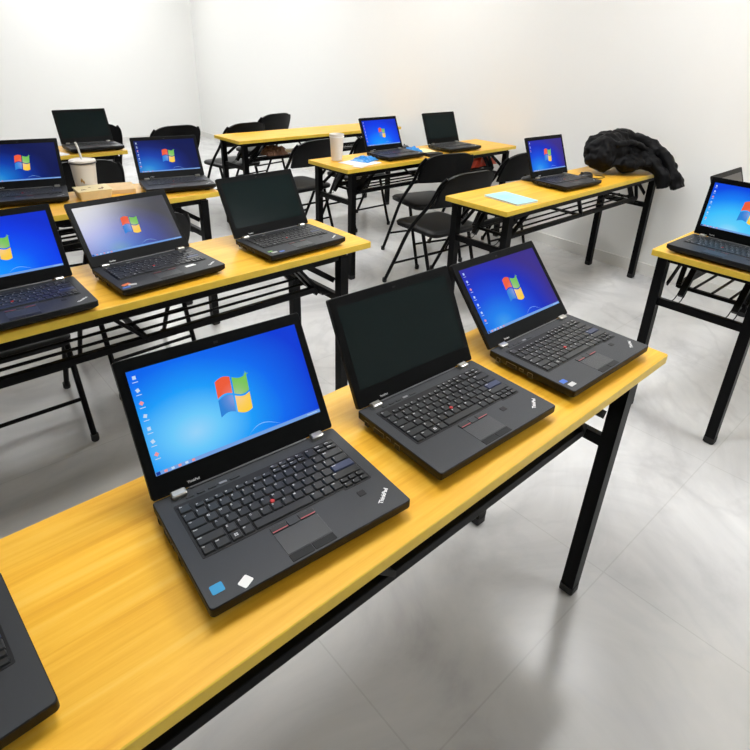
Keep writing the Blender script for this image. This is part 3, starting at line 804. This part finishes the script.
make_mouse('black computer mouse with a coiled cable, between the purple-blue laptop and the jacket', 3.315, 1.752, R(70), [(0, 0.05, 0.004), (0.02, 0.09, 0.004), (-0.03, -0.06 + 0.06, 0.045 - 0.041), (-0.055, -0.04, 0.004), (-0.05, -0.10, 0.004), (-0.015, -0.13, 0.004), (0.03, -0.10, 0.0045)])
make_mouse('small black computer mouse at the back table edge, left of the purple-blue laptop', 2.945, 1.900, R(20))

# ---- jacket: a heap of padded cloth over the table end, sleeve hanging past the front edge
def blob(bm, c, r, rot=(0, 0, 0), n=3):
    res = bmesh.ops.create_icosphere(bm, subdivisions=n, radius=1.0)
    from mathutils import Euler
    mt = Matrix.Translation(c) @ Euler(rot).to_matrix().to_4x4() @ Matrix.Diagonal((r[0], r[1], r[2], 1))
    bmesh.ops.transform(bm, matrix=mt, verts=res['verts'])
def cloth_noise(name, size, kind='CLOUDS', depth=3):
    tx = bpy.data.textures.new(name, kind)
    tx.noise_scale = size
    if kind == 'CLOUDS': tx.noise_depth = depth
    return tx
TX1 = cloth_noise('cloth_large', 0.09, depth=1); TX2 = cloth_noise('cloth_small', 0.04, depth=1)
def puff(name, bm, mat, parent, vox=0.008, d1=0.03, d2=0.010, loc=None):
    o = link_mesh(name, bm, mat, parent, smooth=180, loc=loc)
    m = o.modifiers.new('r', 'REMESH'); m.mode = 'VOXEL'; m.voxel_size = vox; m.use_smooth_shade = True
    m = o.modifiers.new('d1', 'DISPLACE'); m.texture = TX1; m.strength = d1; m.mid_level = 0.5; m.texture_coords = 'GLOBAL'
    m = o.modifiers.new('d2', 'DISPLACE'); m.texture = TX2; m.strength = d2; m.mid_level = 0.5; m.texture_coords = 'GLOBAL'
    m = o.modifiers.new('s', 'SMOOTH'); m.factor = 0.5; m.iterations = 2
    return o
jk = thing('jacket', 'black padded jacket heaped over the wall end of the booklet table', 'jacket', (3.72, 1.735, ZT + 0.012))
bm = bmesh.new()
blob(bm, (-0.13, 0.05, 0.130), (0.17, 0.13, 0.105), (0, -0.06, 0.2))
blob(bm, (0.02, 0.03, 0.115), (0.19, 0.15, 0.095), (0, 0.22, 0))
blob(bm, (0.09, -0.05, 0.085), (0.13, 0.15, 0.068), (0, 0.20, 0.4))
blob(bm, (-0.20, 0.03, 0.085), (0.11, 0.11, 0.074), (0, 0, 0.3))
blob(bm, (-0.03, -0.07, 0.062), (0.20, 0.10, 0.052), (0, 0, 0.1))
blob(bm, (0.07, -0.13, 0.058), (0.13, 0.10, 0.048), (0, 0, 0.1))
for a, w in ((-0.20, 0.016), (-0.10, 0.020), (-0.02, 0.015), (0.05, 0.018)):      # long folds running along the heap
    tube(bm, smooth_path([(a - 0.05, 0.12, 0.15 - 0.25 * max(a, 0)), (a, 0.03, 0.222 - 0.35 * max(a + 0.02, 0)), (a + 0.06, -0.05, 0.185 - 0.35 * max(a + 0.05, 0)), (a + 0.12, -0.10, 0.12 - 0.25 * max(a + 0.05, 0))], 5), w, 8)
puff('body', bm, 'jacket', jk, vox=0.007, d1=0.05, d2=0.022)
bm = bmesh.new()
pth = smooth_path([(-0.06, 0.04, 0.205), (0.03, -0.02, 0.190), (0.09, -0.11, 0.160), (0.115, -0.20, 0.110), (0.105, -0.275, 0.040), (0.095, -0.325, -0.030), (0.095, -0.355, -0.080)], 5)
tube(bm, pth, 0.05, 12, radii=[0.046 + 0.0035 * math.sin(i * 1.1) for i in range(len(pth))])
puff('sleeve', bm, 'jacket', jk, vox=0.007, d1=0.03, d2=0.016)
bm = bmesh.new()
pth = smooth_path([(0.02, -0.06, 0.12), (0.035, -0.17, 0.075), (0.03, -0.255, 0.01), (0.035, -0.285, -0.08)], 5)
tube(bm, pth, 0.05, 12, radii=[0.045 + 0.0035 * math.sin(i * 1.1 + 1) for i in range(len(pth))])
puff('front_panel', bm, 'jacket', jk, vox=0.007, d1=0.03, d2=0.016)
bm = bmesh.new()
tube(bm, smooth_path([(-0.22, -0.04, 0.17), (-0.10, -0.085, 0.185), (0.02, -0.12, 0.145), (0.11, -0.17, 0.10)], 4), 0.022, 10)
puff('collar', bm, 'jacket', jk, vox=0.006, d1=0.02, d2=0.012)
# ---- papers, cup, film, folder on the table behind the chairs
t = thing('paper_cup', 'plain white paper cup at the left end of the table with papers', 'cup', (2.385, 3.045, ZT), 0)
bm = bmesh.new(); lathe(bm, [(0.034, 0), (0.036, 0.002), (0.047, 0.165), (0.049, 0.168), (0.049, 0.171), (0.046, 0.170), (0.034, 0.006)], 28); link_mesh('cup_wall', bm, 'cupw', t, smooth=40)
bm = bmesh.new(); lathe(bm, [(0.0478, 0.150), (0.0490, 0.151), (0.0492, 0.156), (0.0482, 0.157)], 28); link_mesh('cup_band', bm, 'paper', t, smooth=40)
slab_thing('paper_sheet', 'white paper sheet lying flat in front of the plain white cup', 'paper', 2.455, 2.885, R(8), 0.21, 0.20, 0.003, 'paper')
slab_thing('leaflet', 'small pink-edged white leaflet under the blue plastic film', 'leaflet', 2.395, 2.800, R(24), 0.14, 0.07, 0.004, 'cupw')
def crumple(name, label, cat, u, v, z, w, d, h, mat, amp=0.02, seed=1, yaw=0):
    rnd = random.Random(seed); bm = bmesh.new(); nx, ny = 12, 10; top = []; bot = []
    for j in range(ny + 1):
        rt, rb = [], []
        for i in range(nx + 1):
            a, b = i / nx * 2 - 1, j / ny * 2 - 1; e = (1 - a ** 4) * (1 - b ** 4)
            zz = 0.002 + h * e * (0.35 + 0.65 * rnd.random())
            x, y = a * w / 2 + rnd.uniform(-1, 1) * amp * 0.3, b * d / 2 + rnd.uniform(-1, 1) * amp * 0.3
            rt.append(bm.verts.new((x, y, zz + 0.001))); rb.append(bm.verts.new((x, y, 0)))
        top.append(rt); bot.append(rb)
    for j in range(ny):
        for i in range(nx):
            bm.faces.new((top[j][i], top[j][i + 1], top[j + 1][i + 1], top[j + 1][i])); bm.faces.new((bot[j][i + 1], bot[j][i], bot[j + 1][i], bot[j + 1][i + 1]))
    for i in range(nx):
        bm.faces.new((top[0][i + 1], top[0][i], bot[0][i], bot[0][i + 1])); bm.faces.new((top[ny][i], top[ny][i + 1], bot[ny][i + 1], bot[ny][i]))
    for j in range(ny):
        bm.faces.new((top[j][0], top[j + 1][0], bot[j + 1][0], bot[j][0])); bm.faces.new((top[j + 1][nx], top[j][nx], bot[j][nx], bot[j + 1][nx]))
    o = link_mesh(name, bm, mat, None, loc=(u, v, z), rotz=yaw)
    return tag(o, label, cat)
crumple('plastic_film', 'crumpled blue plastic film on the white paper left of the far laptop', 'film', 2.530, 2.925, ZT + 0.0035, 0.15, 0.13, 0.030, 'bluefilm', seed=3, yaw=0.3)
crumple('plastic_wrap', 'small crumpled blue wrapper right of the far laptop among papers', 'wrapper', 3.045, 2.985, ZT, 0.12, 0.09, 0.045, 'bluefilm', seed=5)
slab_thing('folder', 'pale yellow paper folder between two laptops on the table behind the chairs', 'folder', 3.125, 2.955, R(-14), 0.19, 0.22, 0.004, 'manila')
slab_thing('flat_case', 'flat black case right of the far laptop, at the front table edge', 'case', 3.070, 2.800, R(-8), 0.13, 0.065, 0.022, 'cap', 0.008)
make_mouse('black computer mouse with a cable behind the laptop among the papers', 3.09, 3.110, R(-30), [(0, 0.05, 0.004), (-0.03, 0.055, 0.004), (-0.07, 0.01, 0.004), (-0.11, -0.02, 0.004)])
o = crumple('plastic_bag', 'crumpled orange plastic bag on the rack under the table with papers', 'bag', 3.735, 2.957, 0.5905, 0.44, 0.155, 0.122, 'orange', amp=0.03, seed=9)
o = crumple('cloth_cap', 'brown cloth lying on the rack of the farthest right table', 'cloth', 2.660, 4.275, 0.5905, 0.20, 0.20, 0.075, 'brown', amp=0.03, seed=11)
bm = bmesh.new(); slab(bm, -0.11, 0.11, -0.10, 0.10, 0, 0.004, 0.002, 0.0008)
tag(link_mesh('paper_sheet', bm, 'paper', None, loc=(2.56 + 0.34, 4.29, 0.5905), rotz=0.2), 'white paper on the rack of the farthest right table, right of the brown cloth', 'paper')

# ---- lidded cup and kraft boxes on the third table
t = thing('drink_cup', 'large white takeaway cup with a dark-rimmed lid and straw, beside the kraft boxes', 'cup', (0.815, 3.075, ZT))
bm = bmesh.new(); lathe(bm, [(0.046, 0), (0.048, 0.002), (0.058, 0.138), (0.059, 0.141)], 32); link_mesh('cup_wall', bm, 'cupw', t, smooth=40)
bm = bmesh.new(); lathe(bm, [(0.0600, 0.138), (0.0625, 0.139), (0.0625, 0.145), (0.0600, 0.146)], 32); ld = link_mesh('lid_rim', bm, 'cuprim', t, smooth=40)
bm = bmesh.new(); lathe(bm, [(0.0605, 0.1462), (0.0605, 0.154), (0.050, 0.158), (0.049, 0.154), (0.012, 0.155)], 32); link_mesh('lid', bm, 'cupw', t, smooth=30)
bm = bmesh.new(); tube(bm, [(0.0, 0.0, 0.154), (-0.008, 0.006, 0.215), (-0.014, 0.010, 0.238)], 0.005, 10); link_mesh('straw', bm, 'stwhite', t, smooth=60)
bm = bmesh.new()
for k in range(5):      # little gold leaf mark on the side that faces the seats
    a0 = R(-128) + 0.06 * k; z0 = 0.058 + 0.006 * math.sin(k * 1.3); r0 = 0.0536
    pts = [(0, -0.010), (0.05, 0.0), (0.02, 0.012), (-0.04, 0.004)]
    f = bm.faces.new([bm.verts.new(((r0 + 0.085 * (z0 + b - 0.058)) * math.cos(a0 + a), (r0 + 0.085 * (z0 + b - 0.058)) * math.sin(a0 + a), z0 + b)) for a, b in pts])
link_mesh('gold_mark', bm, 'gold', t)

t = thing('kraft_box', 'cream printed card box left of the flat kraft sheet, in front of the cup', 'box', (0.802, 2.945, ZT), R(-3))
bm = bmesh.new(); loft(bm, [[(x, y, z) for x, y in rrect(-0.075 + i, 0.075 - i, -0.07 + i, 0.06 - i, 0.006)] for z, i in ((0, 0.008), (0.038, 0.0))]); link_mesh('tray', bm, 'kraft2', t, smooth=30)
bm = bmesh.new(); slab(bm, -0.077, 0.077, -0.072, 0.062, 0.0382, 0.042, 0.006, 0.001); l2 = link_mesh('box_lid', bm, 'kraft2', t)
bm = bmesh.new()
for (a, b, w, h) in ((-0.045, -0.03, 0.012, 0.004), (-0.046, -0.022, 0.008, 0.003), (0.03, -0.035, 0.010, 0.010), (0.042, -0.02, 0.004, 0.014), (-0.01, 0.01, 0.006, 0.004)):
    box(bm, a - w, a + w, b - h, b + h, 0.0420, 0.0423)
link_mesh('printed_mark', bm, 'print', l2)
slab_thing('kraft_sheet', 'flat kraft cardboard sheet between the cream box and the dark blue laptop', 'cardboard', 0.950, 3.0, R(-14), 0.13, 0.17, 0.020, 'kraft')
slab_thing('paper_sheet', 'white paper at the left of the laptop on the farthest left table', 'paper', 0.965, 4.20, R(12), 0.10, 0.14, 0.006, 'paper')

# ------------------------------------------------------------------ camera, world, view
cam = bpy.data.cameras.new('camera'); co = bpy.data.objects.new('camera', cam); COL.objects.link(co)
r = Vector((0.7476181685348724, -0.6635732783845241, 0.027158392636123765))
u = Vector((0.2641885838255377, 0.3346701265633594, 0.9045442490902929))
f = Vector((0.6093204955135023, 0.6690787775741208, -0.4255139517655095))
mw = Matrix(((r.x, u.x, -f.x, 0), (r.y, u.y, -f.y, 0), (r.z, u.z, -f.z, 1.45415), (0, 0, 0, 1)))
co.matrix_world = mw
cam.sensor_width = 36; cam.sensor_fit = 'HORIZONTAL'; cam.lens = 36 * 565.05 / 750
cam.shift_y = -(375 - 311.1) / 750; cam.clip_start = 0.02
scene.camera = co
w = bpy.data.worlds.new('world'); scene.world = w; w.use_nodes = True
w.node_tree.nodes['Background'].inputs['Color'].default_value = (1, 1, 1, 1)
w.node_tree.nodes['Background'].inputs['Strength'].default_value = 0.1
vs = scene.view_settings
vs.view_transform = 'Standard'; vs.look = 'None'; vs.exposure = 0.0; vs.gamma = 1.0; vs.use_curve_mapping = False
